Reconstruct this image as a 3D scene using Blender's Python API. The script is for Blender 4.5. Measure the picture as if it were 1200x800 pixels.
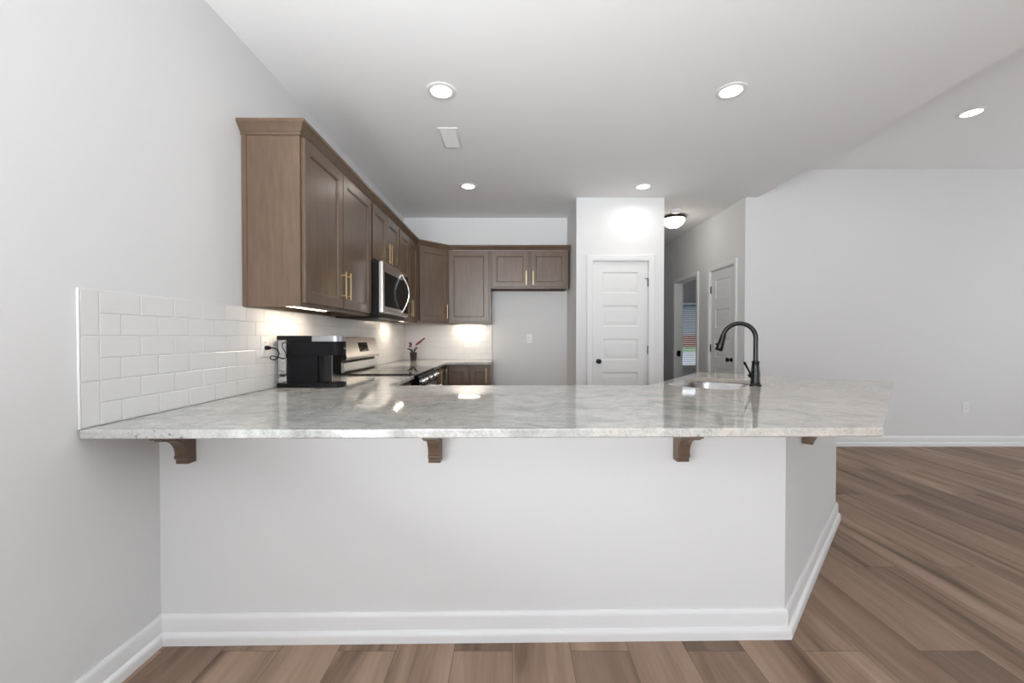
import bpy, bmesh, math, random
from mathutils import Vector, Matrix
random.seed(7)
R = math.radians
S = bpy.context.scene
C = S.collection
for o in list(bpy.data.objects): bpy.data.objects.remove(o)

# ------------------------------------------------------------------ camera
cam = bpy.data.cameras.new('camera'); co = bpy.data.objects.new('camera', cam); C.objects.link(co)
cam.sensor_width = 36; cam.lens = 474.86 / 1200 * 36; cam.clip_start = .02; cam.clip_end = 400
co.location = (0, 0, 1.2151); co.rotation_euler = (R(90) - .0129, 0, .0005)
S.camera = co

# ------------------------------------------------------------------ world, light, exposure
w = bpy.data.worlds.new('sky'); S.world = w; w.use_nodes = True
wb = w.node_tree.nodes['Background']; wb.inputs[0].default_value = (.88, .94, 1, 1); wb.inputs[1].default_value = 1.9
S.view_settings.view_transform = 'Standard'; S.view_settings.look = 'None'
S.view_settings.exposure = 0.05; S.view_settings.gamma = 1; S.view_settings.use_curve_mapping = False

def area(name, loc, rot, sx, sy, power, col=(1, 1, 1), parent=None, spread=180):
    l = bpy.data.lights.new(name, 'AREA'); l.shape = 'RECTANGLE'; l.size = sx; l.size_y = sy
    l.energy = power; l.color = col; l.spread = R(spread)
    o = bpy.data.objects.new(name, l); C.objects.link(o); o.location = loc; o.rotation_euler = rot
    if parent: o.parent = parent
    return o
# added fill lamps just inside unseen, added windows; tilted and narrowed to brighten the room
FILLCOL = (.945, .975, 1)
area('fill_left', (-1.3, -.9, .9), (0, R(-150), 0), 1.2, 2.6, 118, FILLCOL)  # added fill aimed up, mostly for the near ceiling
area('fill_rear', (-.3, -3.2, 1.75), (R(106), 0, 0), 2.6, .9, 36, FILLCOL, None, 60)  # added narrow fill aimed over the peninsula into the kitchen
area('fill_rear_up', (.7, -3.3, .8), (R(145), 0, 0), 3.4, .8, 22, FILLCOL)  # added low fill aimed up, standing in for ground bounce
area('fill_east', (7.4, 1.6, 1.0), (0, R(122), 0), 1.2, 3, 38, FILLCOL)  # added fill from the right-hand side
DOWN = 2.2; DOWNCOL = (1, .94, .87)

# ------------------------------------------------------------------ materials
def mat(name, col, rough=.5, metal=0, spec=.5, **kw):
    m = bpy.data.materials.new(name); m.use_nodes = True
    b = m.node_tree.nodes['Principled BSDF']
    b.inputs['Base Color'].default_value = (*col, 1); b.inputs['Roughness'].default_value = rough
    b.inputs['Metallic'].default_value = metal; b.inputs['Specular IOR Level'].default_value = spec
    for k, v in kw.items(): b.inputs[k.replace('_', ' ')].default_value = v
    return m
def N(m, t, **kw):
    n = m.node_tree.nodes.new(t)
    for k, v in kw.items(): setattr(n, k, v)
    return n
def L(m, a, b): m.node_tree.links.new(a, b)
def bsdf(m): return m.node_tree.nodes['Principled BSDF']
def coords(m, scale=(1, 1, 1), rot=(0, 0, 0), loc=(0, 0, 0), src='Object'):
    t = N(m, 'ShaderNodeTexCoord'); mp = N(m, 'ShaderNodeMapping')
    mp.inputs['Scale'].default_value = scale; mp.inputs['Rotation'].default_value = rot; mp.inputs['Location'].default_value = loc
    L(m, t.outputs[src], mp.inputs['Vector']); return mp.outputs['Vector']
def noise(m, vec, scale, detail=4, rough=.5, dist=0):
    n = N(m, 'ShaderNodeTexNoise'); n.inputs['Scale'].default_value = scale; n.inputs['Detail'].default_value = detail
    n.inputs['Roughness'].default_value = rough; n.inputs['Distortion'].default_value = dist
    if vec is not None: L(m, vec, n.inputs['Vector'])
    return n.outputs['Fac']
def ramp(m, fac, stops):
    r = N(m, 'ShaderNodeValToRGB'); e = r.color_ramp.elements
    while len(e) < len(stops): e.new(.5)
    for i, (p, c) in enumerate(stops):
        e[i].position = p; e[i].color = (*c, 1) if isinstance(c, tuple) else (c, c, c, 1)
    L(m, fac, r.inputs['Fac']); return r.outputs['Color']
def mix(m, fac, a, b, mode='MIX'):
    n = N(m, 'ShaderNodeMix', data_type='RGBA', blend_type=mode)
    for i, v in ((0, fac), (6, a), (7, b)):
        if isinstance(v, bpy.types.NodeSocket): L(m, v, n.inputs[i])
        elif i == 0: n.inputs[0].default_value = v
        else: n.inputs[i].default_value = (*v, 1)
    return n.outputs[2]
def math_(m, op, a, b=0):
    n = N(m, 'ShaderNodeMath', operation=op)
    for i, v in enumerate((a, b)):
        if isinstance(v, bpy.types.NodeSocket): L(m, v, n.inputs[i])
        else: n.inputs[i].default_value = v
    return n.outputs[0]
def bump(m, h, strength=.1, dist=.002):
    n = N(m, 'ShaderNodeBump'); n.inputs['Strength'].default_value = strength; n.inputs['Distance'].default_value = dist
    L(m, h, n.inputs['Height']); L(m, n.outputs['Normal'], bsdf(m).inputs['Normal'])

def paint(name, col, rough=.6):
    m = mat(name, col, rough, spec=.3); v = coords(m)
    bump(m, noise(m, v, 160, 3), .05, .001); return m
WALL = paint('wall_paint', (.77, .77, .77)); CEIL = paint('ceiling_paint', (.92, .92, .92), .8)
TRIM = mat('white_trim', (.82, .82, .82), .35)
DOORW = mat('white_door', (.78, .78, .775), .4)

def wood():
    m = mat('brown_maple', (.12, .08, .055), .31)
    v = coords(m, (14, 14, 1.6)); g = noise(m, v, 3, 6, .6, .4)
    v2 = coords(m, (1.5, 1.5, .6)); g2 = noise(m, v2, 3, 2)
    c = ramp(m, g, [(.25, (.118, .075, .048)), (.55, (.146, .097, .065)), (.8, (.174, .119, .083))])
    c2 = ramp(m, g2, [(.3, .86), (.7, 1.1)])
    L(m, mix(m, 1, c, c2, 'MULTIPLY'), bsdf(m).inputs['Base Color']); bump(m, g, .06, .001); return m
WOOD = wood()
RAW = mat('cabinet_underside', (.40, .24, .12), .5)

def floor_mat():
    m = mat('plank_floor', (.2, .14, .1), .38, spec=.3)
    v = coords(m, (1, 1, 1), (0, 0, R(90)), (0, 0, 0))      # bricks run along the room's depth
    br = N(m, 'ShaderNodeTexBrick'); br.offset = .37; br.offset_frequency = 2; br.squash = 1
    L(m, v, br.inputs['Vector'])
    br.inputs['Color1'].default_value = (0, 0, 0, 1); br.inputs['Color2'].default_value = (1, 1, 1, 1); br.inputs['Mortar'].default_value = (.5, .5, .5, 1)
    for k, x in (('Scale', 1), ('Mortar Size', .0007), ('Mortar Smooth', 0), ('Brick Width', 1.55), ('Row Height', .225)): br.inputs[k].default_value = x
    rnd = br.outputs['Color']
    t = N(m, 'ShaderNodeTexCoord'); sc = N(m, 'ShaderNodeVectorMath', operation='SCALE'); L(m, rnd, sc.inputs[0]); sc.inputs['Scale'].default_value = 17
    ad = N(m, 'ShaderNodeVectorMath', operation='ADD'); L(m, t.outputs['Object'], ad.inputs[0]); L(m, sc.outputs[0], ad.inputs[1])
    def st(s):
        mp = N(m, 'ShaderNodeMapping'); mp.inputs['Scale'].default_value = s; L(m, ad.outputs[0], mp.inputs['Vector']); return mp.outputs[0]
    g = noise(m, st((6.5, .62, 1)), 1.15, 4, .55, 1.0); fine = noise(m, st((60, 2.5, 1)), 2, 4, .6, .3)
    base = ramp(m, g, [(.27, (.115, .070, .046)), (.43, (.25, .164, .113)), (.57, (.33, .222, .158)), (.75, (.42, .295, .22))])
    tone = ramp(m, rnd, [(0, .56), (.3, .9), (1, 1.12)])
    c = mix(m, 1, base, tone, 'MULTIPLY'); c = mix(m, 1, c, ramp(m, fine, [(.3, .93), (.65, 1.03)]), 'MULTIPLY')
    c = mix(m, br.outputs['Fac'], c, (.04, .028, .02))
    L(m, c, bsdf(m).inputs['Base Color']); bump(m, fine, .08, .001)
    L(m, ramp(m, fine, [(.3, .55), (.7, .45)]), bsdf(m).inputs['Roughness']); return m
FLOOR = floor_mat()

def granite():
    m = mat('granite', (.7, .7, .68), .045, spec=.7)
    v = coords(m)
    big = noise(m, coords(m, (1.7, 2.4, 1), (0, 0, R(-18))), 2.4, 7, .66, 1.6)
    med = noise(m, v, 22, 5, .65, .5); fine = noise(m, v, 130, 4, .7)
    c = ramp(m, big, [(.3, (.34, .345, .33)), (.5, (.49, .49, .47)), (.72, (.60, .595, .575))])
    sep = N(m, 'ShaderNodeSeparateXYZ'); L(m, v, sep.inputs[0])
    tan = ramp(m, math_(m, 'ADD', math_(m, 'MULTIPLY', sep.outputs['X'], .22), big), [(.55, 0.), (.85, 1.)])
    c = mix(m, tan, c, mix(m, .5, c, (.60, .50, .42)))
    c = mix(m, 1, c, ramp(m, med, [(.3, .86), (.6, 1.06)]), 'MULTIPLY')
    c = mix(m, 1, c, ramp(m, fine, [(.30, .70), (.48, 1.02), (.75, 1.15)]), 'MULTIPLY')
    sp = math_(m, 'MULTIPLY', ramp(m, noise(m, v, 48, 3, .7), [(.60, 0.), (.66, 1.)]), ramp(m, noise(m, coords(m, loc=(.8, .1, 0)), 2.4, 3), [(.55, 0.), (.68, 1.)]))
    c = mix(m, sp, c, (.07, .07, .065))
    L(m, c, bsdf(m).inputs['Base Color']); return m
GRANITE = granite()
TILE = mat('glazed_white_tile', (.78, .775, .77), .3); GROUT = mat('grout', (.66, .655, .65), .8)
STEEL = mat('stainless_steel', (.60, .58, .56), .28, 1)
bump(STEEL, noise(STEEL, coords(STEEL, (4, 4, 300)), 3, 2), .04, .0005)
SINKST = mat('brushed_sink_steel', (.44, .43, .42), .2, 1)
CHROME = mat('polished_steel', (.78, .78, .78), .12, 1); BRASS = mat('brushed_brass', (.70, .55, .32), .3, 1)
BLACK = mat('black_plastic', (.005, .005, .0055), .4, spec=.2); GLOSSB = mat('black_glass', (.003, .003, .0035), .04, spec=.3)
MWGLASS = mat('dark_oven_glass', (.004, .004, .0045), .12, spec=.05)
BRONZE = mat('oil_rubbed_bronze', (.012, .011, .011), .2, .3)
GREY = mat('grey_plastic', (.33, .34, .35), .3, .7); WHITEP = mat('white_plastic', (.85, .85, .85), .3)
SLOT = mat('dark_slot', (.02, .02, .02), .6)
DGREY = mat('charcoal_plastic', (.008, .008, .0095), .5, spec=.12)
TANK = mat('clear_tank', (.9, .9, .9), .03, Transmission_Weight=1., IOR=1.2)
GLASS = mat('window_glass', (1, 1, 1), 0, Transmission_Weight=1., IOR=1.02)
def emit(name, col, s):
    m = mat(name, (.9, .9, .9), .4); b = bsdf(m); b.inputs['Emission Color'].default_value = (*col, 1); b.inputs['Emission Strength'].default_value = s; return m
LENS = emit('lamp_lens', (1, .97, .92), 6); BAR = emit('light_bar_lens', (1, .88, .7), 6); DOME = emit('lamp_dome', (1, .95, .88), 2.5)
POT = mat('dark_pot', (.05, .04, .038), .4); LEAF = mat('dark_leaf', (.025, .045, .015), .4); PETAL = mat('magenta_petal', (.19, .018, .05), .5); STEM = mat('stem', (.05, .05, .025), .5)
GRASS = mat('grass', (.10, .22, .05), .9); ROAD = mat('pavement', (.35, .37, .40), .9); BRICK = mat('brick', (.30, .14, .10), .9); SIDING = mat('siding', (.13, .15, .17), .8); ROOF = mat('roof', (.1, .1, .11), .9)
for mm, a, b_, sc in ((GRASS, (.035, .085, .018), (.075, .14, .04), 3), (ROAD, (.12, .13, .15), (.18, .19, .21), 2), (BRICK, (.12, .05, .035), (.18, .085, .06), 5)):
    L(mm, ramp(mm, noise(mm, coords(mm), sc, 4), [(.3, a), (.7, b_)]), bsdf(mm).inputs['Base Color'])

# ------------------------------------------------------------------ mesh helpers
class B:
    def __init__(s): s.bm = bmesh.new(); s.wn = False
    def v(s, *c): return s.bm.verts.new(c)
    def f(s, vs):
        try: return s.bm.faces.new(vs)
        except ValueError: return None
    def box(s, x0, x1, y0, y1, z0, z1, bev=0, seg=2):
        r = bmesh.ops.create_cube(s.bm, size=1, matrix=Matrix.Translation(((x0 + x1) / 2, (y0 + y1) / 2, (z0 + z1) / 2)) @ Matrix.Diagonal((x1 - x0, y1 - y0, z1 - z0, 1)))
        if bev:
            s.wn = True
            es = {e for v in r['verts'] for e in v.link_edges}
            bmesh.ops.bevel(s.bm, geom=list(es), offset=bev, segments=seg, affect='EDGES', profile=.5)
        return s
    def loft(s, rings, cap0=True, cap1=True, closed=True):
        rs = [[s.v(*p) for p in r] for r in rings]; n = len(rs[0])
        for a, b in zip(rs, rs[1:]):
            for i in range(n if closed else n - 1): s.f((a[i], a[(i + 1) % n], b[(i + 1) % n], b[i]))
        if cap0: s.f(rs[0][::-1])
        if cap1: s.f(rs[-1])
        return s
    def tube(s, pts, r, seg=12, caps=True):
        P = [Vector(p) for p in pts]; n = len(P); rr = r if isinstance(r, (list, tuple)) else [r] * n
        T = [(P[min(i + 1, n - 1)] - P[max(i - 1, 0)]).normalized() for i in range(n)]
        u = T[0].orthogonal().normalized(); rings = []
        for i in range(n):
            u = (u - T[i] * u.dot(T[i])).normalized(); w_ = T[i].cross(u)
            rings.append([P[i] + rr[i] * (math.cos(a) * u + math.sin(a) * w_) for a in (2 * math.pi * k / seg for k in range(seg))])
        return s.loft(rings, caps, caps)
    def lathe(s, prof, seg=32, c=(0, 0, 0), M=None):
        rings = []
        for r, z in prof:
            ring = [Vector((r * math.cos(2 * math.pi * k / seg), r * math.sin(2 * math.pi * k / seg), z)) for k in range(seg)]
            rings.append([(M @ p if M else p) + Vector(c) for p in ring])
        return s.loft(rings, prof[0][0] > 1e-5, prof[-1][0] > 1e-5)
    def prism(s, poly, a0, a1, ax='z'):
        def m(p, a): return {'z': (p[0], p[1], a), 'y': (p[0], a, p[1]), 'x': (a, p[0], p[1])}[ax]
        return s.loft([[m(p, a0) for p in poly], [m(p, a1) for p in poly]])
    def sweep(s, path, prof, fn, closed=False):
        """profile (out, h); out = right of travel direction in the plane; fn maps (a, b, h) to a point"""
        P = [Vector(p) for p in path]; n = len(P); rings = []
        for i in range(n):
            d0 = (P[i] - P[i - 1]).normalized() if (i or closed) else None
            d1 = (P[(i + 1) % n] - P[i]).normalized() if (i < n - 1 or closed) else None
            d0 = d0 or d1; d1 = d1 or d0
            n0 = Vector((d0.y, -d0.x)); n1 = Vector((d1.y, -d1.x)); m_ = (n0 + n1); m_ = m_ / (m_.dot(n0))
            rings.append([fn(P[i].x + m_.x * o, P[i].y + m_.y * o, h) for o, h in prof])
        if closed: rings.append(rings[0])
        return s.loft(rings, not closed, not closed)
    def build(s, name, m, parent=None, smooth=35, kind=None):
        bmesh.ops.remove_doubles(s.bm, verts=s.bm.verts, dist=1e-6)
        bmesh.ops.recalc_face_normals(s.bm, faces=s.bm.faces)
        me = bpy.data.meshes.new(name); s.bm.to_mesh(me); s.bm.free()
        for p in me.polygons: p.use_smooth = True
        me.set_sharp_from_angle(angle=R(smooth))
        me.materials.append(m); o = bpy.data.objects.new(name, me); C.objects.link(o)
        if s.wn:
            mo = o.modifiers.new('normals', 'WEIGHTED_NORMAL'); mo.weight = 100; mo.keep_sharp = True
        if parent: o.parent = parent
        if kind: o['kind'] = kind
        return o
def thing(name, label, cat, loc=(0, 0, 0), rz=0, group=None):
    o = bpy.data.objects.new(name, None); C.objects.link(o); o.empty_display_size = .05
    o.location = loc; o.rotation_euler = (0, 0, rz); return tag(o, label, cat, group)
def tag(o, label, cat, group=None):
    o['label'] = label; o['category'] = cat
    if group: o['group'] = group
    return o
def part(o, label): o['label'] = label; return o
def dup(root, loc, rz=None, label=None):
    def cp(o, par):
        c = o.copy(); C.objects.link(c)
        if par: c.parent = par
        for ch in list(o.children): cp(ch, c)
        return c
    c = cp(root, None); c.location = loc
    if rz is not None: c.rotation_euler = (0, 0, rz)
    if label: c['label'] = label
    return c
def struct(b, name, m, smooth=35): return b.build(name, m, None, smooth, 'structure')
XYZ = lambda a, b, h: (a, b, h)

def panel_slab(w_, h, t, cells, rings, edge=.002, y0=0.):
    """slab 0..w, 0..h, front at y=y0 facing -y, back at y0+t; cells = panel rects (x0,x1,z0,z1), stacked in one column; rings = (inset, depth)"""
    b = B()
    xs = sorted({0, w_} | {c[0] for c in cells} | {c[1] for c in cells}); zs = sorted({0, h} | {c[2] for c in cells} | {c[3] for c in cells})
    e = edge
    def P(x, z): return (min(max(x, e), w_ - e), y0, min(max(z, e), h - e))
    for i in range(len(xs) - 1):
        for j in range(len(zs) - 1):
            a, c, d, f = xs[i], xs[i + 1], zs[j], zs[j + 1]
            cell = any(abs(a - q[0]) < 1e-6 and abs(c - q[1]) < 1e-6 and abs(d - q[2]) < 1e-6 and abs(f - q[3]) < 1e-6 for q in cells)
            if not cell: b.f([b.v(*P(a, d)), b.v(*P(c, d)), b.v(*P(c, f)), b.v(*P(a, f))])
            else:
                b.loft([[(a + k, y0 + dp, d + k), (c - k, y0 + dp, d + k), (c - k, y0 + dp, f - k), (a + k, y0 + dp, f - k)] for k, dp in [(0, 0)] + rings], False, True)
    fr = [[(e, y0, e), (w_ - e, y0, e), (w_ - e, y0, h - e), (e, y0, h - e)]]
    fr += [[(0, y0 + q, 0), (w_, y0 + q, 0), (w_, y0 + q, h), (0, y0 + q, h)] for q in (e, t)]
    b.loft(fr, False, True); b.wn = True
    return b

# ------------------------------------------------------------------ room constants
XW, YB, YP, YR = -1.3981, 5.2505, 4.4909, 4.4767
XA, XP2, XH = .7096, 1.6783, 2.5667
C9, C10, XS = 2.743, 3.048, 2.70
REAR, XE, YH = -3.5, 7.6, 8.6
HT = .118
D1 = (.8945, .61); DH = 2.045            # pantry door x0, width, height

# floor, ceilings
struct(B().box(XW - .12, XE + .12, REAR - .12, 9.6, -.1, 0), 'floor', FLOOR)
struct(B().box(XW - .12, XS, REAR - .12, YR, C9, 3.2).box(XW - .12, XH + HT, YR, 9.6, C9, 3.2), 'ceiling', CEIL)
struct(B().box(XS, XE + .12, REAR - .12, YR + .12, C10, 3.2), 'ceiling_raised', CEIL)
struct(B().box(XH + HT, 5.8, YR + .12, 9.6, C9, 3.2), 'ceiling_bedroom', CEIL)
# walls
LW = (-2.3, .5, .5, 2.1)  # opening of the added left window, out of view
b = B().box(XW - .12, XW, REAR - .12, LW[0], 0, C9).box(XW - .12, XW, LW[1], YB + .12, 0, C9).box(XW - .12, XW, LW[0], LW[1], 0, LW[2]).box(XW - .12, XW, LW[0], LW[1], LW[3], C9)
struct(b, 'wall_left', WALL)
struct(B().box(XW, XA, YB, YB + .12, 0, C9), 'wall_back', WALL)
b = B(); x0, x1 = D1[0] - .015, D1[0] + D1[1] + .015
b.box(XA, x0, YP, YP + .115, 0, C9).box(x1, XP2, YP, YP + .115, 0, C9).box(x0, x1, YP, YP + .115, DH + .015, C9)
b.box(XA, XA + .115, YP + .115, YB + .12, 0, C9).box(XP2 - .115, XP2, YP + .115, YH, 0, C9).box(XA + .115, XP2 - .115, YB, YB + .12, 0, C9)
struct(b, 'wall_pantry', WALL)
struct(B().box(XP2, XH, YH, YH + .12, 0, C9), 'wall_hall_end', WALL)
d2 = (4.685, 5.275); d3 = (5.635, 6.395)          # closet door opening, open doorway (along y)
b = B()
b.box(XH, XH + HT, YR, d2[0], 0, C9).box(XH, XH + HT, d2[1], d3[0], 0, C9).box(XH, XH + HT, d3[1], YH + .12, 0, C9)
b.box(XH, XH + HT, d2[0], d2[1], DH + .012, C9).box(XH, XH + HT, d3[0], d3[1], DH + .012, C9)
struct(b, 'wall_hall', WALL)
struct(B().box(XH + HT, XE + .12, YR, YR + .12, 0, C10), 'wall_right', WALL)
EW = (.1, 3.1, .5, 2.1)  # opening of the added east window, out of view
b = B().box(XE, XE + .12, REAR, EW[0], 0, C10).box(XE, XE + .12, EW[1], YR, 0, C10).box(XE, XE + .12, EW[0], EW[1], 0, EW[2]).box(XE, XE + .12, EW[0], EW[1], EW[3], C10)
struct(b, 'wall_east', WALL)
# rear wall with two added window openings, unseen behind the camera
b = B(); wz0, wz1 = .5, 2.4
WIN = [(-1.0, 1.6), (3.4, 5.8)]
xs = [XW, WIN[0][0], WIN[0][1], WIN[1][0], WIN[1][1], XE]
for i in (0, 2, 4): b.box(xs[i], xs[i + 1], REAR - .12, REAR, 0, C10)
for a, c in WIN: b.box(a, c, REAR - .12, REAR, 0, wz0).box(a, c, REAR - .12, REAR, wz1, C10)
struct(b, 'wall_rear', WALL)
def window(n, x0, x1, z0, z1, y, mull=1):
    b = B(); f = .05
    b.box(x0, x1, y, y + .06, z0, z0 + f).box(x0, x1, y, y + .06, z1 - f, z1).box(x0, x0 + f, y, y + .06, z0 + f, z1 - f).box(x1 - f, x1, y, y + .06, z0 + f, z1 - f)
    for k in range(mull):
        xm = x0 + (x1 - x0) * (k + 1) / (mull + 1); b.box(xm - .025, xm + .025, y + .01, y + .05, z0 + f, z1 - f)
    o = struct(b, 'window_%d' % n, TRIM)
    B().box(x0 + f - .005, x1 - f + .005, y + .028, y + .032, z0 + f - .005, z1 - f + .005).build('pane', GLASS, o)
    return o
o = window(4, 0, LW[1] - LW[0], 0, LW[3] - LW[2], 0); o.location = (XW - .03, LW[0], LW[2]); o.rotation_euler = (0, 0, R(90))  # unseen left window, added as a source for the fill light
o = window(5, 0, EW[1] - EW[0], 0, EW[3] - EW[2], 0); o.location = (XE + .1, EW[0], EW[2]); o.rotation_euler = (0, 0, R(90))  # unseen east window, added to go with its fill lamp
window(2, *WIN[0], wz0, wz1, REAR - .1); window(3, *WIN[1], wz0, wz1, REAR - .1)  # unseen rear windows, added as a source for the fill light
# bedroom beyond the hall
BY = 9.4; bw = (3.5, 4.75, .48, 2.03)
b = B(); b.box(XH + HT, bw[0], BY, BY + .12, 0, C9).box(bw[1], 5.8, BY, BY + .12, 0, C9).box(bw[0], bw[1], BY, BY + .12, 0, bw[2]).box(bw[0], bw[1], BY, BY + .12, bw[3], C9)
b.box(5.68, 5.8, YR + .12, BY, 0, C9)
struct(b, 'wall_bedroom', WALL)
window(1, *bw, BY + .04, 0)
# peninsula half wall
PO = [(XW, 1.599), (1.108, 1.635), (2.156, 2.688)]
PI_ = [(2.071, 2.773), (1.058, 1.755), (XW, 1.719)]
struct(B().prism(PO + PI_, 0, .8837), 'wall_peninsula', WALL)

# baseboards
BP = [(0, .112), (.005, .112), (.011, .104), (.0135, .094), (.0135, .046), (.020, .043), (.0255, .036), (.027, .026), (.027, 0), (0, 0)]
def baseboard(side, path): return struct(B().sweep(path, BP, XYZ), 'baseboard_' + side, TRIM, 30)
E2 = .0005
baseboard('left', [(XW + E2, REAR + .001), (XW + E2, PO[0][1] - E2), (PO[1][0] + E2 * .4, PO[1][1] - E2), (PO[2][0] + E2, PO[2][1] - E2)])
baseboard('right', [(XH, YR - E2), (XE, YR - E2)])
baseboard('hall', [(XH - E2, d2[0] - .075), (XH - E2, YR - .0006)])
baseboard('hall_middle', [(XH - E2, d3[0] - .075), (XH - E2, d2[1] + .075)])
baseboard('pantry', [(x1 + .07, YP - E2), (XP2, YP - E2), (XP2 + E2, YP), (XP2 + E2, YH)])
baseboard('bedroom', [(XH + HT, BY - E2), (5.68, BY - E2)])

# door casings: local frame, opening 0..w, facing -y
CP = [(0, 0), (0, .011), (.006, .014), (.045, .018), (.056, .018), (.062, .012), (.062, 0)]
def casing(n, w_, h, loc, rz, jamb_depth):
    b = B(); r = .006
    b.sweep([(-r, 0), (-r, h + r), (w_ + r, h + r), (w_ + r, 0)], [(-o, d) for o, d in CP], lambda a, z, d: (a, -d, z))
    for a, c in ((-.012, 0), (w_, w_ + .012)): b.box(a, c, 0, jamb_depth, 0, h)
    b.box(-.012, w_ + .012, 0, jamb_depth, h, h + .012)
    o = struct(b, 'trim_%d' % n, TRIM, 25); o.location = loc; o.rotation_euler = (0, 0, rz); return o
casing(1, D1[1] + .006, DH, (D1[0] - .003, YP - E2, 0), 0, .115)
casing(2, d2[1] - d2[0] - .024, DH, (XH - E2, d2[1] - .012, 0), R(-90), HT)
casing(3, d3[1] - d3[0] - .024, DH, (XH - E2, d3[1] - .012, 0), R(-90), HT)
# strike plate of the open doorway on its far jamb
KN = [(.026, 0), (.026, .005), (.012, .008), (.010, .03), (.018, .034), (.0255, .044), (.0265, .052), (.022, .062), (.012, .067), (0, .068)]
def door(n, w_, loc, rz, knob_x, hinge_x, hz):
    s = .105; pw = w_ - 2 * s; hh = DH - .012; cells = []; z = .20; ph = (hh - .2 - .115 - 4 * .135) / 5
    for k in range(5): cells.append((s, w_ - s, z, z + ph)); z += ph + .135
    b = panel_slab(w_, hh, .035, cells, [(.008, .004), (.012, .009), (.030, .009), (.050, .003), (.052, .003)])
    o = struct(b, 'door_%d' % n, DOORW, 20); o.location = loc; o.rotation_euler = (0, 0, rz)
    Mk = Matrix.Rotation(R(90), 4, 'X')
    part(B().lathe(KN, 24, (knob_x, 0, .928), Mk).build('door_knob', BRONZE, o), 'dark bronze door knob')
    for zz in hz:
        hb = B().tube([(hinge_x, -.004, zz - .045), (hinge_x, -.004, zz + .045)], .0075, 10)
        hb.tube([(hinge_x, -.004, zz + .045), (hinge_x, -.004, zz + .052)], [.005, .003], 8)
        if zz > 1.7: hb.box(min(hinge_x, hinge_x - .035), hinge_x, -.011, -.006, zz + .038, zz + .046)
        part(hb.build('hinge', BRONZE, o), 'dark bronze hinge')
    return o
door(1, D1[1], (D1[0], YP + .012, .01), 0, .062, D1[1] + .001, (.24, 1.05, 1.80))
door(2, d2[1] - d2[0] - .03, (XH + .012, d2[1] - .015, .01), R(-90), d2[1] - d2[0] - .03 - .062, -.001, (.24, 1.05, 1.80))
sp = B().box(XH + .03, XH + .085, d3[1] - .0165, d3[1] - .0125, .90, .99).tube([(XH + .03, d3[1] - .03, .92), (XH + .03, d3[1] - .03, .97)], .012, 10)
tag(sp.build('strike_plate', BRONZE), 'dark strike plate on the far jamb of the open hall doorway', 'strike plate')

# ------------------------------------------------------------------ countertops
def offset(poly, d):
    n = len(poly); out = []
    for i in range(n):
        p, a, c = Vector(poly[i]), Vector(poly[i - 1]), Vector(poly[(i + 1) % n])
        e0 = (p - a).normalized(); e1 = (c - p).normalized(); n0 = Vector((-e0.y, e0.x)); n1 = Vector((-e1.y, e1.x))
        m_ = n0 + n1; m_ = m_ / m_.dot(n0); q = p + m_ * d; out.append((q.x, q.y))
    return out
def slab(poly, hole, z0, z1, bev):
    """poly counter-clockwise; hole counter-clockwise"""
    b = B(); ins = offset(poly, bev); ins2 = offset(poly, bev * .3)
    rg = lambda p, z: [(x, y, z) for x, y in p]
    b.loft([rg(ins, z0), rg(poly, z0 + bev), rg(poly, z1 - bev), rg(ins2, z1 - bev * .3), rg(ins, z1)], False, False)
    if hole:
        h2 = offset(hole, -.002)
        b.loft([rg(hole, z0), rg(hole, z1 - .002), rg(h2, z1)], False, False)
    bmesh.ops.remove_doubles(b.bm, verts=b.bm.verts, dist=1e-6)
    for z in (z0, z1):
        es = [e for e in b.bm.edges if len(e.link_faces) == 1 and all(abs(v.co.z - z) < 1e-6 for v in e.verts)]
        bmesh.ops.triangle_fill(b.bm, use_beauty=True, edges=es)
    return b
def rrect(cx, cy, hx, hy, r, ang, seg=6):
    pts = []
    for sx, sy, a0 in ((1, 1, 0), (-1, 1, 90), (-1, -1, 180), (1, -1, 270)):
        for k in range(seg + 1):
            a = R(a0 + 90 * k / seg); pts.append((sx * (hx - r) + r * math.cos(a), sy * (hy - r) + r * math.sin(a)))
    c, s_ = math.cos(ang), math.sin(ang)
    return [(cx + c * x - s_ * y, cy + s_ * x + c * y) for x, y in pts]
ZC = .914; SK = (1.303, 2.63); SA = R(50)
hole = rrect(*SK, .338, .198, .10, SA, 10)
g = .0015
CT = [(XW + g + .010, 1.2945), (1.2206, 1.330), (2.523, 2.673), (1.575, 3.415), (.843, 2.499), (-.757, 2.478), (-.757, 3.1255), (XW + g, 3.1255), (XW + g, 1.304)]
tag(slab(CT, hole, .884, ZC, .004).build('countertop', GRANITE, None, 8), 'large pale speckled granite peninsula countertop with sink cutout on grey half wall', 'countertop')
CT2 = [(XW + g, 3.8915), (-.757, 3.8915), (-.757, 4.665), (-.247, 4.69), (-.247, YB - g), (XW + g, YB - g)]
tag(slab(CT2, None, .884, ZC, .004).build('countertop', GRANITE, None, 8), 'smaller granite countertop filling the back corner beyond the stove', 'countertop')

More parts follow.
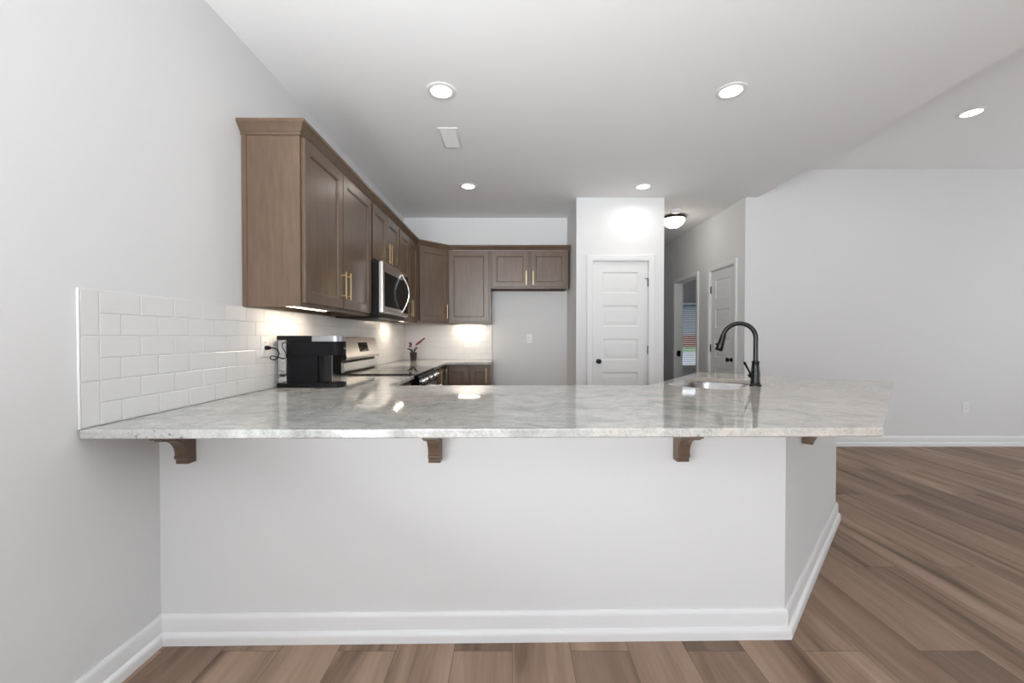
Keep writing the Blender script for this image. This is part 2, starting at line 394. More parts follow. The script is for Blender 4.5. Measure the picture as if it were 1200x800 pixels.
# sink
t = thing('sink', 'stainless steel undermount sink set in the angled granite counter', 'sink', (*SK, .66), SA)
hx, hy = .343, .203
def rr(hx, hy, r, z): return [(x, y, z) for x, y in rrect(0, 0, hx, hy, min(r + .042, hx * .98, hy * .98), 0, 10)]
b = B(); zt = .223
b.loft([rr(hx + .02, hy + .02, .07, zt), rr(hx, hy, .06, zt), rr(hx - .008, hy - .008, .058, zt - .02), rr(hx - .014, hy - .014, .05, .045), rr(hx - .03, hy - .03, .04, .02), rr(hx - .06, hy - .06, .03, .012), rr(.05, .05, .045, .006)], False, True)
b.loft([rr(hx + .02, hy + .02, .07, zt), rr(hx + .02, hy + .02, .07, zt - .002), rr(hx + .002, hy + .002, .06, zt - .002), rr(hx - .012, hy - .012, .052, .04), rr(hx - .03, hy - .03, .04, .015), rr(.05, .05, .045, .002)], False, True)
b.build('basin', SINKST, t)
B().lathe([(.043, .0065), (.042, .010), (.034, .010), (.03, .007), (0, .007)], 24).build('drain', CHROME, t)

# faucet
t = thing('faucet', 'black high-arc pull-down kitchen faucet standing on the counter beside the sink', 'faucet', (1.476, 2.456, ZC + .0005), R(139))
B().lathe([(.033, 0), (.033, .006), (.028, .012), (.0265, .03), (.0265, .075), (.023, .105), (.0195, .135), (.021, .140), (.021, .149), (.015, .153)], 28).build('body', BRONZE, t)
pts = [(0, 0, z) for z in (.15, .2, .25, .29)] + [(.09 - .09 * math.cos(R(a)), 0, .29 + .09 * math.sin(R(a))) for a in range(8, 166, 7)]
B().tube(pts, .0135, 18).build('neck', BRONZE, t)
e = Vector(pts[-1]); d = Vector((math.sin(R(16)), 0, -math.cos(R(16))))
sh = B().tube([e, e + d * .004, e + d * .006, e + d * .05, e + d * .085, e + d * .108, e + d * .112], [.0135, .0135, .0155, .0175, .0215, .0225, .020], 22).build('spray_head', BRONZE, t)
q = e + d * .075 + Vector((.021, 0, .004)); B().tube([q - Vector((0, .006, 0)), q + Vector((0, .006, 0))], .008, 12).build('button', BLACK, sh)
hd = Matrix.Rotation(R(197.5 - 139), 3, 'Z') @ Vector((1, 0, 0))          # lever points to the left of the picture
hb = B().tube([hd * .018 + Vector((0, 0, .062)), hd * .038 + Vector((0, 0, .064)), hd * .046 + Vector((0, 0, .065))], [.015, .0155, .012], 16)
hb.tube([hd * .036 + Vector((0, 0, .070)), hd * .060 + Vector((0, 0, .105)), hd * .086 + Vector((0, 0, .142)), hd * .09 + Vector((0, 0, .147))], [.0055, .0055, .0075, .005], 12)
hb.build('handle', BRONZE, t)

# corbels under the overhang; local: wall plane y=0, front -y, top z=0
def corbel_mesh():
    b = B(); w2 = .0235; prof = [(0, 0), (-.157, 0), (-.157, -.040), (-.150, -.044), (-.138, -.044), (-.135, -.050)]
    for k in range(11): prof.append((-.134 + .088 * math.sin(R(9 * k)), -.052 - .070 * (1 - math.cos(R(9 * k)))))
    prof += [(-.046, -.128), (-.049, -.132), (-.049, -.140), (-.040, -.147), (-.040, -.162), (0, -.162)]
    b.prism(prof, -w2, w2, 'x'); return b
def corbel(label, x, y, rz):
    t = thing('corbel', label, 'bracket', (x, y, .8835), rz, 'brown wooden corbels under the peninsula')
    corbel_mesh().build('bracket', WOOD, t, 25)
    B().box(-.027, .027, -.160, 0, -.008, -.0005, .002, 1).build('cap_plate', WOOD, t)
    return t
ang = math.atan2(PO[1][1] - PO[0][1], PO[1][0] - PO[0][0])
wy = lambda x: PO[0][1] + (x - PO[0][0]) * math.tan(ang) - .001
c0 = corbel('brown curved wooden corbel under the counter nearest the left wall', -1.277, wy(-1.277), ang)
dup(c0, (-.304, wy(-.304), .8835), ang, 'brown wooden corbel under the middle of the counter front')
dup(c0, (.672, wy(.672), .8835), ang, 'brown wooden corbel under the counter front nearest the angled end')
dup(c0, (1.352 + .0007, 1.8803 - .0007, .8835), R(45), 'brown corbel mostly hidden under the angled end of the counter')

# ------------------------------------------------------------------ backsplash tiles
def tile(b, u0, u1, z0, z1, fn, th=.0075):
    gq = .0011; e = .0035
    b.loft([[fn(u0 + gq, z0 + gq, .001), fn(u1 - gq, z0 + gq, .001), fn(u1 - gq, z1 - gq, .001), fn(u0 + gq, z1 - gq, .001)],
            [fn(u0 + gq, z0 + gq, th - .0015), fn(u1 - gq, z0 + gq, th - .0015), fn(u1 - gq, z1 - gq, th - .0015), fn(u0 + gq, z1 - gq, th - .0015)],
            [fn(u0 + e, z0 + e, th), fn(u1 - e, z0 + e, th), fn(u1 - e, z1 - e, th), fn(u0 + e, z1 - e, th)]], False, True)
RH = .0755; TW = .1515; Z0 = ZC + .001
def tiles(u0, u1, fn, phase=0.):
    b = B()
    for r in range(6):
        z = Z0 + r * RH; u = u0; first = True
        while u < u1 - .004:
            wd = TW * .5 if (first and (r + phase) % 2 == 0) else TW
            first = False; tile(b, u, min(u + wd, u1), z, z + RH, fn); u += wd
    return b
fl = lambda u, z, d: (XW + d, u, z)
fb = lambda u, z, d: (u, YB - d, z)
zt = Z0 + 6 * RH
t = thing('backsplash', 'white subway tile backsplash running along the left wall', 'tile backsplash', (0, 0, 0))
b = tiles(1.365, YB - .0085, fl)
for r in range(3): tile(b, 1.3045, 1.365, Z0 + r * 2 * RH, Z0 + (r + 1) * 2 * RH, fl)
b.build('tiles', TILE, t, 25)
b = B(); b.loft([[fl(u, z, d) for u, z in ((1.300, Z0), (YB - .0085, Z0), (YB - .0085, zt), (1.300, zt))] for d in (.0005, .005)]); b.build('grout', GROUT, t)
b = B()
b.tube([fl(1.301, Z0, .004), fl(1.301, zt + .001, .004)], .0038, 12)
b.tube([fl(1.301, zt + .001, .004), fl(2.095, zt + .001, .004)], .0032, 10)
b.build('edge_trim', TRIM, t)
t = thing('backsplash', 'white subway tile backsplash on the back wall behind the corner counter', 'tile backsplash', (0, 0, 0))
tiles(XW + .0085, -.262, fb).build('tiles', TILE, t, 25)
b = B(); b.loft([[fb(u, z, d) for u, z in ((XW + .006, Z0), (-.258, Z0), (-.258, zt), (XW + .006, zt))] for d in (.0005, .005)]); b.build('grout', GROUT, t)

# ------------------------------------------------------------------ cabinets
# local frame: width along x from 0, back at y=0, front towards -y, z from the cabinet's own base
def cab_door(par, x0, x1, z0, z1, yf, handle=None, hz=None, hl=.128):
    w_, h = x1 - x0, z1 - z0; s = .056
    b = panel_slab(w_, h, .02, [(s, w_ - s, s, h - s)], [(.005, .0025), (.009, .0025), (.013, .010), (.0135, .010)], .0025)
    o = b.build('door', WOOD, par, 20); o.location = (x0, yf - .0205, z0)
    if handle is not None:
        hb = B(); hx = handle - x0; zc = hz - z0
        hb.box(hx - .0042, hx + .0042, -.036, -.028, zc - hl / 2 - .022, zc + hl / 2 + .022, .0015, 1)
        for q in (-hl / 2, hl / 2): hb.tube([(hx, 0.0005, zc + q), (hx, -.030, zc + q)], .0045, 10)
        part(hb.build('handle', BRASS, o), 'brass bar handle')
    return o
def upper(label, w_, dep, z0, z1, loc, rz, doors, handles, hz, scribe=False, mid=True):
    t = thing('upper_cabinet', label, 'cabinet', (loc[0], loc[1], z0), rz, 'brown wall cabinets')
    h = z1 - z0; b = B()
    b.box(0, w_, -dep + .019, 0, h - .018, h).box(0, .016, -dep + .019, 0, 0, h - .018).box(w_ - .016, w_, -dep + .019, 0, 0, h - .018)
    b.box(.016, w_ - .016, -.008, 0, .0, h - .018)
    if scribe: b.box(-.004, .012, -.026, -.002, 0, h)
    b.build('body', WOOD, t)
    fr = B(); f = .038; y0, y1 = -dep, -dep + .019
    fr.box(0, f, y0, y1, 0, h).box(w_ - f, w_, y0, y1, 0, h).box(f, w_ - f, y0, y1, 0, f).box(f, w_ - f, y0, y1, h - f, h)
    if len(doors) == 2 and mid: c = (doors[0][1] + doors[1][0]) / 2; fr.box(c - f / 2, c + f / 2, y0, y1, f, h - f)
    fr.build('face_frame', WOOD, t)
    part(B().box(.0165, w_ - .0165, -dep + .0195, -.0085, .034, .042).build('bottom_panel', RAW, t), 'lighter unfinished underside panel')
    for (a, c), hd_ in zip(doors, handles): cab_door(t, a, c, .020, h - .016, -dep, hd_, hz)
    return t
DP = .300; ZU0, ZU1 = 1.370, 2.262; G = .0015
XB_ = XW + .0005
y0 = 2.103
upper('tall brown two-door wall cabinet at the near end, its side panel facing the room', 3.128 - y0, DP, ZU0, ZU1, (XB_ + .0, y0), R(90), [(.016, .487), (.495, 1.005)], [.455, .527], .165, True)
upper('short brown two-door cabinet above the microwave', .757, DP, 1.800, ZU1, (XB_, 3.1295), R(90), [(.018, .374), (.382, .74)], [.345, .411], .12)
upper('narrow brown wall cabinet between the microwave and the diagonal corner cabinet', 4.640 - 3.8885, DP, ZU0, ZU1, (XB_, 3.8885), R(90), [(.016, .37), (.378, .73)], [.342, .406], .14)
# diagonal corner cabinet
t = thing('corner_cabinet', 'brown diagonal wall cabinet in the back corner with one door', 'cabinet', (XB_, YB - .0005, ZU0), 0, 'brown wall cabinets')
h = ZU1 - ZU0; K = .608; q = .302
poly = [(0, 0), (0, -K), (q - .001, -K), (K, -q + .001), (K, 0)]
B().prism(poly, .02, h).build('body', WOOD, t)
part(B().prism([(.02, -.02), (.02, -K + .015), (q - .02, -K + .02), (K - .02, -q - .0), (K - .015, -.02)], .012, .0195).build('bottom_panel', RAW, t), 'lighter unfinished underside panel')
dl = math.hypot(K - q, K - q)
fr = bpy.data.objects.new('front', None)
b = B(); f = .036
for a, c, z_0, z_1 in ((0, f, 0, h), (dl - f, dl, 0, h), (f, dl - f, 0, f), (f, dl - f, h - f, h)): b.box(a, c, -.016, -.0005, z_0, z_1)
ff = b.build('face_frame', WOOD, t); ff.location = (q, -K, 0); ff.rotation_euler = (0, 0, R(45))
dd = cab_door(t, .02, dl - .02, .02, h - .016, 0, dl - .05, .14)
dd.location = Vector((q, -K, .02)) + Matrix.Rotation(R(45), 3, 'Z') @ Vector((.02, -.0375, 0)); dd.rotation_euler = (0, 0, R(45))
# back run
xt = XB_ + K + .0015
upper('tall single-door brown wall cabinet over the back counter', -.262 - xt, DP, ZU0, ZU1, (xt, YB - .0005), 0, [(.018, -.262 - xt - .022)], [-.262 - xt - .05 if False else None], .14)
xs_ = -.2605; ws = .684 - xs_
upper('short wide two-door brown cabinet above the empty refrigerator space', ws, DP, 1.795, ZU1, (xs_, YB - .0005), 0, [(.014, ws / 2 - .018), (ws / 2 + .018, ws - .02)], [ws / 2 - .042, ws / 2 + .042], .125)
# crown moulding along all of them
yf = YB - .0005 - DP; xf = XB_ + DP
KP = Vector((XB_ + q, YB - .0005 - K)); KQ = Vector((XB_ + K, YB - .0005 - q))
CR = [(0, 0), (.006, 0), (.008, .010), (.013, .014), (.018, .022), (.034, .044), (.041, .050), (.043, .052), (.043, .066), (0, .066)]
path = [(XB_ + .001, y0 - .0005), (xf + .0005, y0 - .0005), (xf + .0005, KP.y - .008), (KQ.x + .008, yf - .0005), (.6845, yf - .0005), (.6845, YB - .02)]
o = B().sweep(path, CR, lambda a, b_, h_: (a, b_, ZU1 - .010 + h_)).build('crown_moulding', WOOD, None, 25)
tag(o, 'brown crown moulding running along the tops of all the wall cabinets', 'moulding')

# under-cabinet light bars
def bar(label, x, y, rz, ln):
    t = thing('light_bar', label, 'cabinet light', (x, y, ZU0 + .0335), rz, 'lit bars under the wall cabinets')
    B().box(-ln / 2, ln / 2, -.035, .035, -.020, 0, .003, 1).build('housing', WHITEP, t)
    B().box(-ln / 2 + .02, ln / 2 - .02, -.014, .014, -.0235, -.0195).build('diffuser', BAR, t)
    area('bar_lamp', (0, 0, -.026), (0, 0, 0), ln - .06, .02, 1.7, (1, .84, .66), t)
    return t
bar('lit white light bar under the near left cabinet above the coffee maker', -1.25, 2.47, R(90), .50)
bar('lit light bar under the narrow cabinet beyond the microwave', -1.24, 4.42, R(90), .36)
bar('lit light bar under the tall back cabinet', -.55, 5.15, 0, .32)

# base cabinets
def base(label, w_, dep, loc, rz, doors, handles, end=0):
    t = thing('base_cabinet', label, 'cabinet', (loc[0], loc[1], 0), rz, 'brown base cabinets')
    b = B(); z1 = .8835
    b.box(0, .018, -dep, 0, .1, z1).box(w_ - .018, w_, -dep, 0, .1, z1).box(.018, w_ - .018, -dep, 0, .1, .118).box(.018, w_ - .018, -.012, 0, .118, z1)
    b.box(.0, w_, -dep + .07, -dep + .09, 0.0005, .1)
    f = .038; b.box(.018, f, -dep, -dep + .019, .118, z1).box(w_ - f, w_ - .018, -dep, -dep + .019, .118, z1).box(f, w_ - f, -dep, -dep + .019, z1 - .03, z1)
    if len(doors) == 2: c = (doors[0][1] + doors[1][0]) / 2; b.box(c - f / 2, c + f / 2, -dep, -dep + .019, .118, z1 - .03)
    b.build('body', WOOD, t)
    for (a, c), hd_ in zip(doors, handles): cab_door(t, a, c, .12, z1 - .02, -dep, hd_, z1 - .12)
    return t
base('brown base cabinet on the left wall just before the stove', .616, .60, (XW + .001, 2.508), R(90), [(.02, .302), (.314, .596)], [.27, .346])
base('brown base cabinet on the left wall just beyond the stove', .74, .60, (XW + .001, 3.893), R(90), [(.02, .40), (.41, .72)], [.37, .69])
wbk = .501
base('brown two-door base cabinet under the back counter beside the refrigerator space', wbk, .535, (-.752, YB - .002), 0, [(.02, .242), (.262, .484)], [None, .452])
base('brown base cabinet facing the kitchen behind the straight part of the peninsula', 1.5, .60, (.77, 1.757), R(180), [(.03, .73), (.77, 1.47)], [.69, .81])
base('brown sink cabinet behind the angled part of the peninsula', 1.13, .557, (2.008, 3.005), R(231), [(.03, .55), (.58, 1.10)], [.51, .62])

# ------------------------------------------------------------------ stove; local: width x -.38...38, back y=0, front -y
t = thing('stove', 'stainless electric range with black glass cooktop between the left counters', 'stove', (XW + .010, 3.5085, 0), R(90))
W = .3795
B().box(-W, W, -.62, -.012, .09, .905).box(-W + .03, W - .03, -.57, -.05, 0.0005, .09).build('body', BLACK, t)
b = B().box(-W, W, -.655, -.05, .9055, .924, .004); b.build('cooktop', GLOSSB, t)
# slanted front control panel
b = B().prism([(-.6205, .80), (-.665, .80), (-.680, .815), (-.662, .903), (-.6205, .903)], -W, W, 'x')
cp = part(b.build('control_panel', GLOSSB, t), 'black front control panel')
nrm = Vector((0, -.98, .2)).normalized(); Mr = Vector((0, 0, 1)).rotation_difference(nrm).to_matrix().to_4x4()
for kx in (-.30, -.20, 0, .20, .30):
    part(B().lathe([(.024, 0), (.024, .006), (.019, .010), (.018, .030), (.015, .034), (0, .034)], 20, (kx, -.672, .857), Mr).build('knob', CHROME, t), 'silver control knob')
b = B().box(-W + .004, W - .004, -.66, -.6205, .24, .795, .006); od = part(b.build('oven_door', STEEL, t), 'stainless oven door')
B().box(-.28, .28, -.6625, -.659, .36, .64, .002, 1).build('window', GLOSSB, od)
hb = B().tube([(-.33, -.715, .752), (.33, -.715, .752)], .012, 14)
for sx in (-.3, .3): hb.tube([(sx, -.66, .752), (sx, -.715, .752)], .009, 10)
hb.build('handle', CHROME, od)
b = B().box(-W + .004, W - .004, -.655, -.6205, .10, .23, .006); b.build('drawer', STEEL, t)
# backguard
bk = part(B().box(-W, W, -.065, -.001, .925, 1.19, .004).build('backguard', BLACK, t), 'black sided backguard')
bp_ = [(-.066, 1.034), (-.102, 1.034), (-.108, 1.050), (-.069, 1.198), (-.058, 1.203), (-.004, 1.203), (-.004, 1.191), (-.066, 1.191)]
B().prism(bp_, -W, W, 'x').build('housing', BLACK, bk)
b = B().prism([(-.1025, 1.030), (-.106, 1.030), (-.112, 1.050), (-.072, 1.201), (-.060, 1.2065), (-.004, 1.2065), (-.004, 1.2035), (-.0585, 1.2035), (-.0695, 1.1985), (-.1085, 1.0505)], -W + .0015, W - .0015, 'x')
pn = part(b.build('upper_panel', STEEL, bk, 20), 'slanted stainless upper panel')
b = B().prism([(-.0655, .930), (-.088, .930), (-.092, .945), (-.084, 1.005), (-.0655, 1.012)], -W + .0015, W - .0015, 'x'); b.build('lower_panel', STEEL, bk, 20)
sl = math.atan2(.04, .15)
def onp(x0_, x1_, s0, s1, th): # rectangle on the slanted panel
    p0 = Vector((0, -.112, 1.05)); dv = Vector((0, .04, .15)).normalized(); nn = Vector((0, -.15, .04)).normalized()
    return [[tuple(p0 + dv * s + nn * k + Vector((x, 0, 0))) for x, s in ((x0_, s0), (x1_, s0), (x1_, s1), (x0_, s1))] for k in (-.001, th)]
t_d = B().loft(onp(-.09, .12, .035, .115, .002)).build('display', GLOSSB, bk)
part(t_d, 'black glass clock display')
# ------------------------------------------------------------------ microwave; local width x 0.757
t = thing('microwave', 'stainless over-the-range microwave with black window mounted under the short cabinet', 'microwave', (XW + .010, 3.130, 1.374), R(90))
B().box(0, .755, -.352, -.002, 0, .425, .003, 1).build('body', BLACK, t)
b = B().box(.001, .754, -.392, -.3525, .022, .4245, .008, 3); dr = part(b.build('door', STEEL, t), 'stainless steel door')
B().box(.045, .570, -.3945, -.3915, .075, .345, .001, 1).build('window', MWGLASS, dr)
B().box(.572, .735, -.3945, -.3915, .05, .40, .001, 1).build('control_panel', MWGLASS, dr)
pts = []
for k in range(17):
    s = k / 16; pts.append((.53, -.394 - .062 * math.sin(math.pi * s), .052 + .342 * s))
part(B().tube(pts, .0085, 12).build('handle', CHROME, dr), 'bowed polished handle')
b = B().box(.005, .75, -.375, -.02, -.016, -.0005, .004, 1)
for k in range(10): b.box(.03 + k * .07, .075 + k * .07, -.3, -.12, -.019, -.0155)
part(b.build('vent_grille', BLACK, t), 'black underside vent')

# ------------------------------------------------------------------ coffee maker: local depth along y (0 = back, front -y), width x 0...118
t = thing('coffee_maker', 'black single-serve coffee maker with silver lid on the left end of the counter', 'coffee maker', (-1.371, 2.357, ZC + .0005), R(90))
def rfront(x0_, x1_, yb, yf_, r, n=8):
    p = [(x1_, yb), (x0_, yb)]
    for k in range(n + 1): a = R(180 + 90 * k / n); p.append((x0_ + r + r * math.cos(a), yf_ + r + r * math.sin(a)))
    for k in range(n + 1): a = R(270 + 90 * k / n); p.append((x1_ - r + r * math.cos(a), yf_ + r + r * math.sin(a)))
    return p
Wc = .116
B().prism(rfront(0, Wc, 0, -.372, .045), 0, .026).build('base', BLACK, t, 25)
b = B()
for k in range(6): b.box(.02, Wc - .02, -.355 + k * .015, -.347 + k * .015, .0262, .0285)
b.build('drip_tray', BLACK, t)
B().box(0, Wc, -.238, -.056, .0265, .19, .003).build('tower', DGREY, t)
B().box(.012, Wc - .012, -.275, -.2385, .0265, .1895, .002).build('column', BLACK, t)
b = B().prism(rfront(0, Wc, -.056, -.372, .045), .1905, .270).box(0, Wc, -.20, -.056, .2705, .303, .002, 1); hd_ = b.build('brew_head', DGREY, t, 25)
b = B().prism(rfront(.006, Wc - .006, -.201, -.369, .042), .2705, .296).prism(rfront(.010, Wc - .010, -.201, -.362, .040), .2965, .303)
part(b.build('lid', GREY, t, 25), 'silver grey lid')
part(B().box(.045, .075, -.3735, -.371, .225, .233).build('badge', GREY, hd_), 'small silver badge')
part(B().box(.006, Wc - .006, -.055, -.004, .0265, .277, .006).build('water_tank', TANK, t), 'clear water tank')
B().box(0, Wc, -.0555, 0, .278, .303, .002, 1).build('tank_lid', BLACK, t)
# plug and looping cord (local x = world y, local -y = world x)
def wl(x, y, z): return (y - 2.357, -(x + 1.371), z - ZC)
cp_ = [(XW + .022, 2.272, 1.150), (XW + .055, 2.272, 1.150), (XW + .075, 2.275, 1.142), (XW + .085, 2.28, 1.115), (XW + .07, 2.275, 1.085), (XW + .045, 2.268, 1.088), (XW + .05, 2.268, 1.104),
       (XW + .085, 2.275, 1.096), (XW + .11, 2.285, 1.088), (XW + .12, 2.292, 1.105), (XW + .10, 2.30, 1.140), (XW + .085, 2.312, 1.165), (XW + .09, 2.325, 1.18), (XW + .12, 2.34, 1.165), (XW + .125, 2.352, 1.12), (XW + .105, 2.356, 1.06), (XW + .10, 2.356, .99), (XW + .10, 2.3595, .935)]
def spline(P, n=6):
    P = [Vector(p) for p in P]; out = []
    for i in range(len(P) - 1):
        a, b_, c, d_ = P[max(i - 1, 0)], P[i], P[i + 1], P[min(i + 2, len(P) - 1)]
        for k in range(n):
            s = k / n; out.append(.5 * ((2 * b_) + (c - a) * s + (2 * a - 5 * b_ + 4 * c - d_) * s * s + (3 * b_ - a - 3 * c + d_) * s ** 3))
    return out + [P[-1]]
b = B().tube([wl(*p) for p in spline(cp_)], .0032, 8)
b.tube([wl(XW + .0155, 2.272, 1.150), wl(XW + .03, 2.272, 1.150), wl(XW + .045, 2.272, 1.150)], [.012, .012, .006], 12)
part(b.build('power_cord', BLACK, t), 'black looping power cord and plug')

# ------------------------------------------------------------------ outlets; local facing -y, centred
def outlet(label, loc, rz, switch=False):
    t = thing('outlet' if not switch else 'light_switch', label, 'outlet' if not switch else 'switch', loc, rz)
    B().box(-.035, .035, -.005, 0, -.0575, .0575, .0022).build('cover_plate', WHITEP, t)
    if switch:
        B().box(-.0165, .0165, -.0075, -.0045, -.033, .033, .001, 1).build('rocker', WHITEP, t)
    else:
        for z in (-.0195, .0195):
            s_ = B().box(-.0165, .0165, -.0068, -.0045, z - .0135, z + .0135, .001, 1).build('socket', WHITEP, t)
            B().box(-.0075, -.0055, -.0072, -.0066, z - .003, z + .007).box(.0055, .0075, -.0072, -.0066, z - .003, z + .006).build('slot', SLOT, s_)
    return t
outlet('white outlet in the tile behind the coffee maker with a plug in it', (XW + .0081, 2.272, 1.158), R(90))
outlet('white outlet in the left tiled wall near the potted orchid', (XW + .0081, 4.93, 1.155), R(90))
outlet('white outlet in the back wall tile under the tall cabinet', (-.585, YB - .0081, 1.125), 0)
outlet('white outlet on the plain wall of the refrigerator space', (.222, YB - .0006, 1.18), 0)
outlet('white outlet low on the right wall above the wooden floor', (5.012, YR - .0006, .43), 0)

# ------------------------------------------------------------------ orchid
t = thing('potted_orchid', 'small dark red orchid in a dark tapered pot in the back counter corner', 'potted plant', (-1.235, 5.06, ZC + .0005))
B().lathe([(.033, 0), (.036, .004), (.045, .092), (.047, .095), (.047, .100), (.040, .100), (.038, .085), (0, .085)], 24).build('pot', POT, t)
def leaf(pts, w_):
    b = B(); n = len(pts) - 1; P = [Vector(p) for p in pts]; row = []
    for i, p in enumerate(P):
        tn = (P[min(i + 1, n)] - P[max(i - 1, 0)]).normalized(); sd = tn.cross(Vector((0, -1, .3))).normalized()
        ww = w_ * math.sin(math.pi * (.12 + .88 * i / n)) ** .7 if i < n else .001
        row.append([p - sd * ww, p + Vector((0, .002, -.002)), p + sd * ww, p + Vector((0, -.003, .003))])
    return b.loft(row)
for dx, dy, hh in ((-.07, -.01, .06), (.06, -.02, .075), (-.03, -.04, .05), (.035, .03, .06)):
    leaf([(0, 0, .084), (dx * .35, dy * .35, .084 + hh * .6), (dx * .75, dy * .75, .084 + hh), (dx * 1.1, dy * 1.1, .084 + hh * 1.0)], .011).build('leaf', LEAF, t)
stems = [[(0, 0, .084), (-.010, 0, .13), (-.028, -.005, .175), (-.037, -.005, .215)], [(.003, 0, .084), (.012, 0, .14), (.035, 0, .195), (.075, -.005, .235), (.115, -.01, .262), (.14, -.01, .272)]]
for s_ in stems: B().tube(spline(s_, 4), .0025, 6).build('stem', STEM, t)
fp = [(-.037, -.008, .212), (-.030, -.012, .190), (-.040, -.006, .175), (-.024, -.014, .206)] + [tuple(Vector((.045, -.008, .200)).lerp(Vector((.138, -.012, .272)), k / 7)) for k in range(8)]
for i, p in enumerate(fp):
    b = B(); rs = .017 if i < 9 else .013
    for k in range(5):
        a = R(72 * k + 20 * i); u = Vector((math.cos(a), 0, math.sin(a))); s_ = Vector((-math.sin(a), 0, math.cos(a))); c = Vector(p)
        b.loft([[c + u * .002 - s_ * .002, c + u * .002 + Vector((0, .002, 0)), c + u * .002 + s_ * .002, c + u * .002 - Vector((0, .002, 0))],
                [c + u * rs * .55 - s_ * rs * .42 - Vector((0, .004, 0)), c + u * rs * .55 + Vector((0, .001, 0)), c + u * rs * .55 + s_ * rs * .42 - Vector((0, .004, 0)), c + u * rs * .55 - Vector((0, .003, 0))],
                [c + u * rs - s_ * .002 - Vector((0, .003, 0)), c + u * rs + Vector((0, .0, 0)), c + u * rs + s_ * .002 - Vector((0, .003, 0)), c + u * rs - Vector((0, .005, 0))]])
    b.build('flower', PETAL, t)

# ------------------------------------------------------------------ ceiling lamps and fittings
def downlight(label, x, y, z):
    t = thing('downlight', label, 'ceiling light', (x, y, z - .0005), 0, 'round recessed downlights')
    B().lathe([(.062, -.0015), (.066, -.006), (.085, -.006), (.0925, -.003), (.0925, 0), (.062, 0)], 40).build('trim_ring', WHITEP, t)
    part(B().lathe([(.0635, -.001), (.0635, -.0035), (.04, -.0045), (0, -.005)], 40).build('lens', LENS, t), 'glowing white lens')
    l = bpy.data.lights.new('downlight_lamp', 'AREA'); l.shape = 'DISK'; l.size = .12; l.energy = DOWN; l.color = DOWNCOL; l.spread = R(165)
    lo = bpy.data.objects.new('downlight_lamp', l); C.objects.link(lo); lo.parent = t; lo.location = (0, 0, -.02)
    return t
dl0 = downlight('lit round downlight in the kitchen ceiling above the small vent, larger of the left pair', -.442, 2.545, C9)
dup(dl0, (1.363, 2.545, C9 - .0005), None, 'lit round downlight above the sink, nearer one right of centre')
dup(dl0, (-.447, 4.146, C9 - .0005), None, 'small lit downlight near the back wall cabinets')
dup(dl0, (1.337, 4.157, C9 - .0005), None, 'small lit downlight right in front of the pantry door wall')
dup(dl0, (3.766, 3.348, C10 - .0005), None, 'lit downlight in the raised ceiling over the living area at right')
# flush mount hall lamp
t = thing('flush_mount_lamp', 'lit dome ceiling lamp with bronze ring in the hallway', 'ceiling light', (2.065, 5.2, C9 - .0005))
B().lathe([(.10, 0), (.135, -.004), (.150, -.022), (.150, -.034), (.140, -.036), (.135, -.028), (.10, -.02)], 40).build('ring', BRONZE, t)
part(B().lathe([(.136, -.030), (.134, -.055), (.122, -.085), (.095, -.115), (.055, -.138), (.018, -.147), (0, -.148)], 40).build('dome', DOME, t), 'glowing white glass dome')
B().lathe([(.012, -.147), (.012, -.153), (.006, -.160), (0, -.163)], 16).build('finial', BRONZE, t)
l = bpy.data.lights.new('hall_lamp', 'POINT'); l.energy = 1.7; l.color = (1, .90, .78); l.shadow_soft_size = .12
lo = bpy.data.objects.new('hall_lamp', l); C.objects.link(lo); lo.parent = t; lo.location = (0, 0, -.30)
t = thing('smoke_detector', 'round white smoke detector on the hallway ceiling just in front of the dome lamp', 'smoke detector', (1.985, 4.93, C9 - .0005))
B().lathe([(.068, 0), (.068, -.012), (.060, -.026), (.045, -.034), (0, -.036)], 32).build('housing', WHITEP, t)
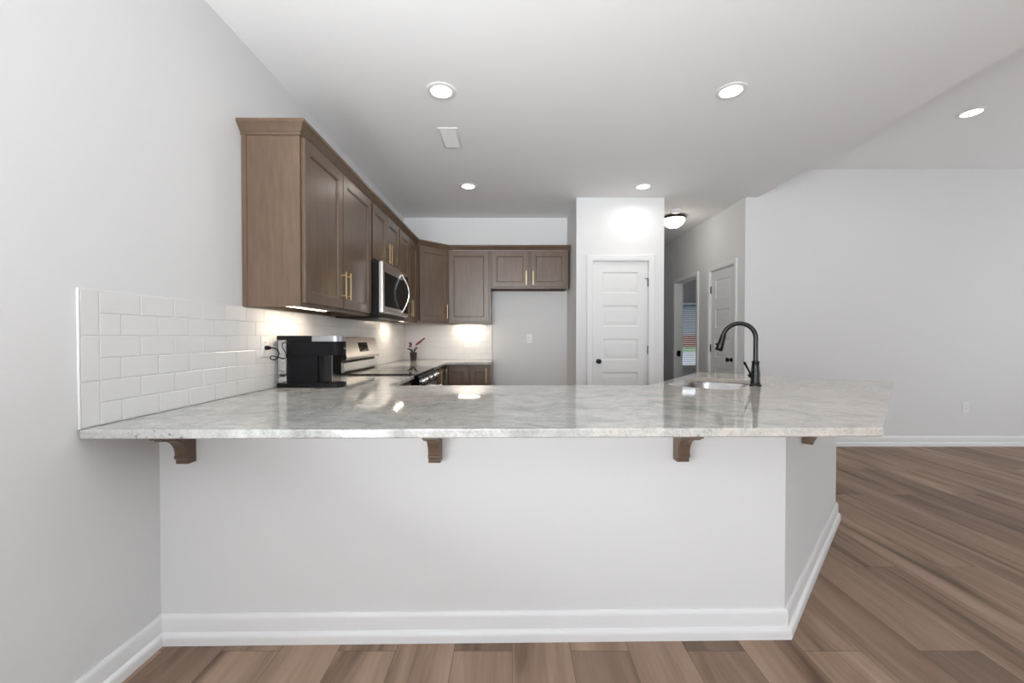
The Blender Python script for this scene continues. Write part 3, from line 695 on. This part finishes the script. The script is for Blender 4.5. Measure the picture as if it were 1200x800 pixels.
# vent
t = thing('ceiling_vent', 'small white rectangular air vent in the kitchen ceiling', 'vent', (-.475, 3.145, C9 - .0005))
b = B(); a_, c_ = .074, .155; f = .018
b.sweep([(-a_, -c_), (-a_, c_), (a_, c_), (a_, -c_)], [(0, 0), (0, -.004), (f * .7, -.007), (f, -.006), (f, 0)], XYZ, True).build('frame', WHITEP, t)
b = B()
for k in range(17):
    y = -c_ + f + .010 + k * (2 * (c_ - f) - .02) / 16
    b.prism([(y - .007, -.0015), (y - .006, -.001), (y + .007, -.0065), (y + .006, -.007)], -a_ + f, a_ - f, 'x')
b.build('louvres', WHITEP, t)
B().box(-a_ + f, a_ - f, -c_ + f, c_ - f, -.0008, 0).build('backing', GREY, t)

# ------------------------------------------------------------------ blinds and outdoors seen through the hall doorway
t = thing('window_blind', 'white horizontal slat blind hanging in the bedroom window beyond the hall', 'blind', (bw[0] + .06, BY + .005, bw[2] + .05))
ww = bw[1] - bw[0] - .12; hh = bw[3] - bw[2] - .06
B().box(0, ww, -.03, .03, hh - .045, hh, .003, 1).build('headrail', WHITEP, t)
b = B(); n = 30
for k in range(n):
    z = .03 + k * (hh - .09) / (n - 1)
    b.prism([(-.024, z - .0035), (-.024, z + .0), (.024, z + .0035), (.024, z + .0)], 0, ww, 'x')
b.build('slats', WHITEP, t)
B().box(0, ww, -.025, .025, -.005, .018, .003, 1).build('bottom_rail', WHITEP, t)
for x in (.15, ww - .15): B().tube([(x, -.027, .01), (x, -.027, hh - .04)], .0015, 6).build('cord', WHITEP, t)
o = struct(B().box(2, 70, 9.75, 41, -.45, -.35), 'ground_pavement', ROAD)
o = struct(B().box(2, 90, 41, 110, -.45, -.35), 'ground_lawn', GRASS)
t = thing('house', 'far grey-blue house with brick base seen through the bedroom blind', 'house', (26, 60, -.349))
B().box(-10, 10, 0, 9, 1.75, 6.2).build('siding_wall', SIDING, t); B().box(-10.05, 10.05, -.05, 9, 0, 1.75).build('brick_base', BRICK, t)
B().prism([(-.6, 6.2), (9.6, 6.2), (4.5, 9.4)], -10.5, 10.5, 'x').build('roof', ROOF, t)
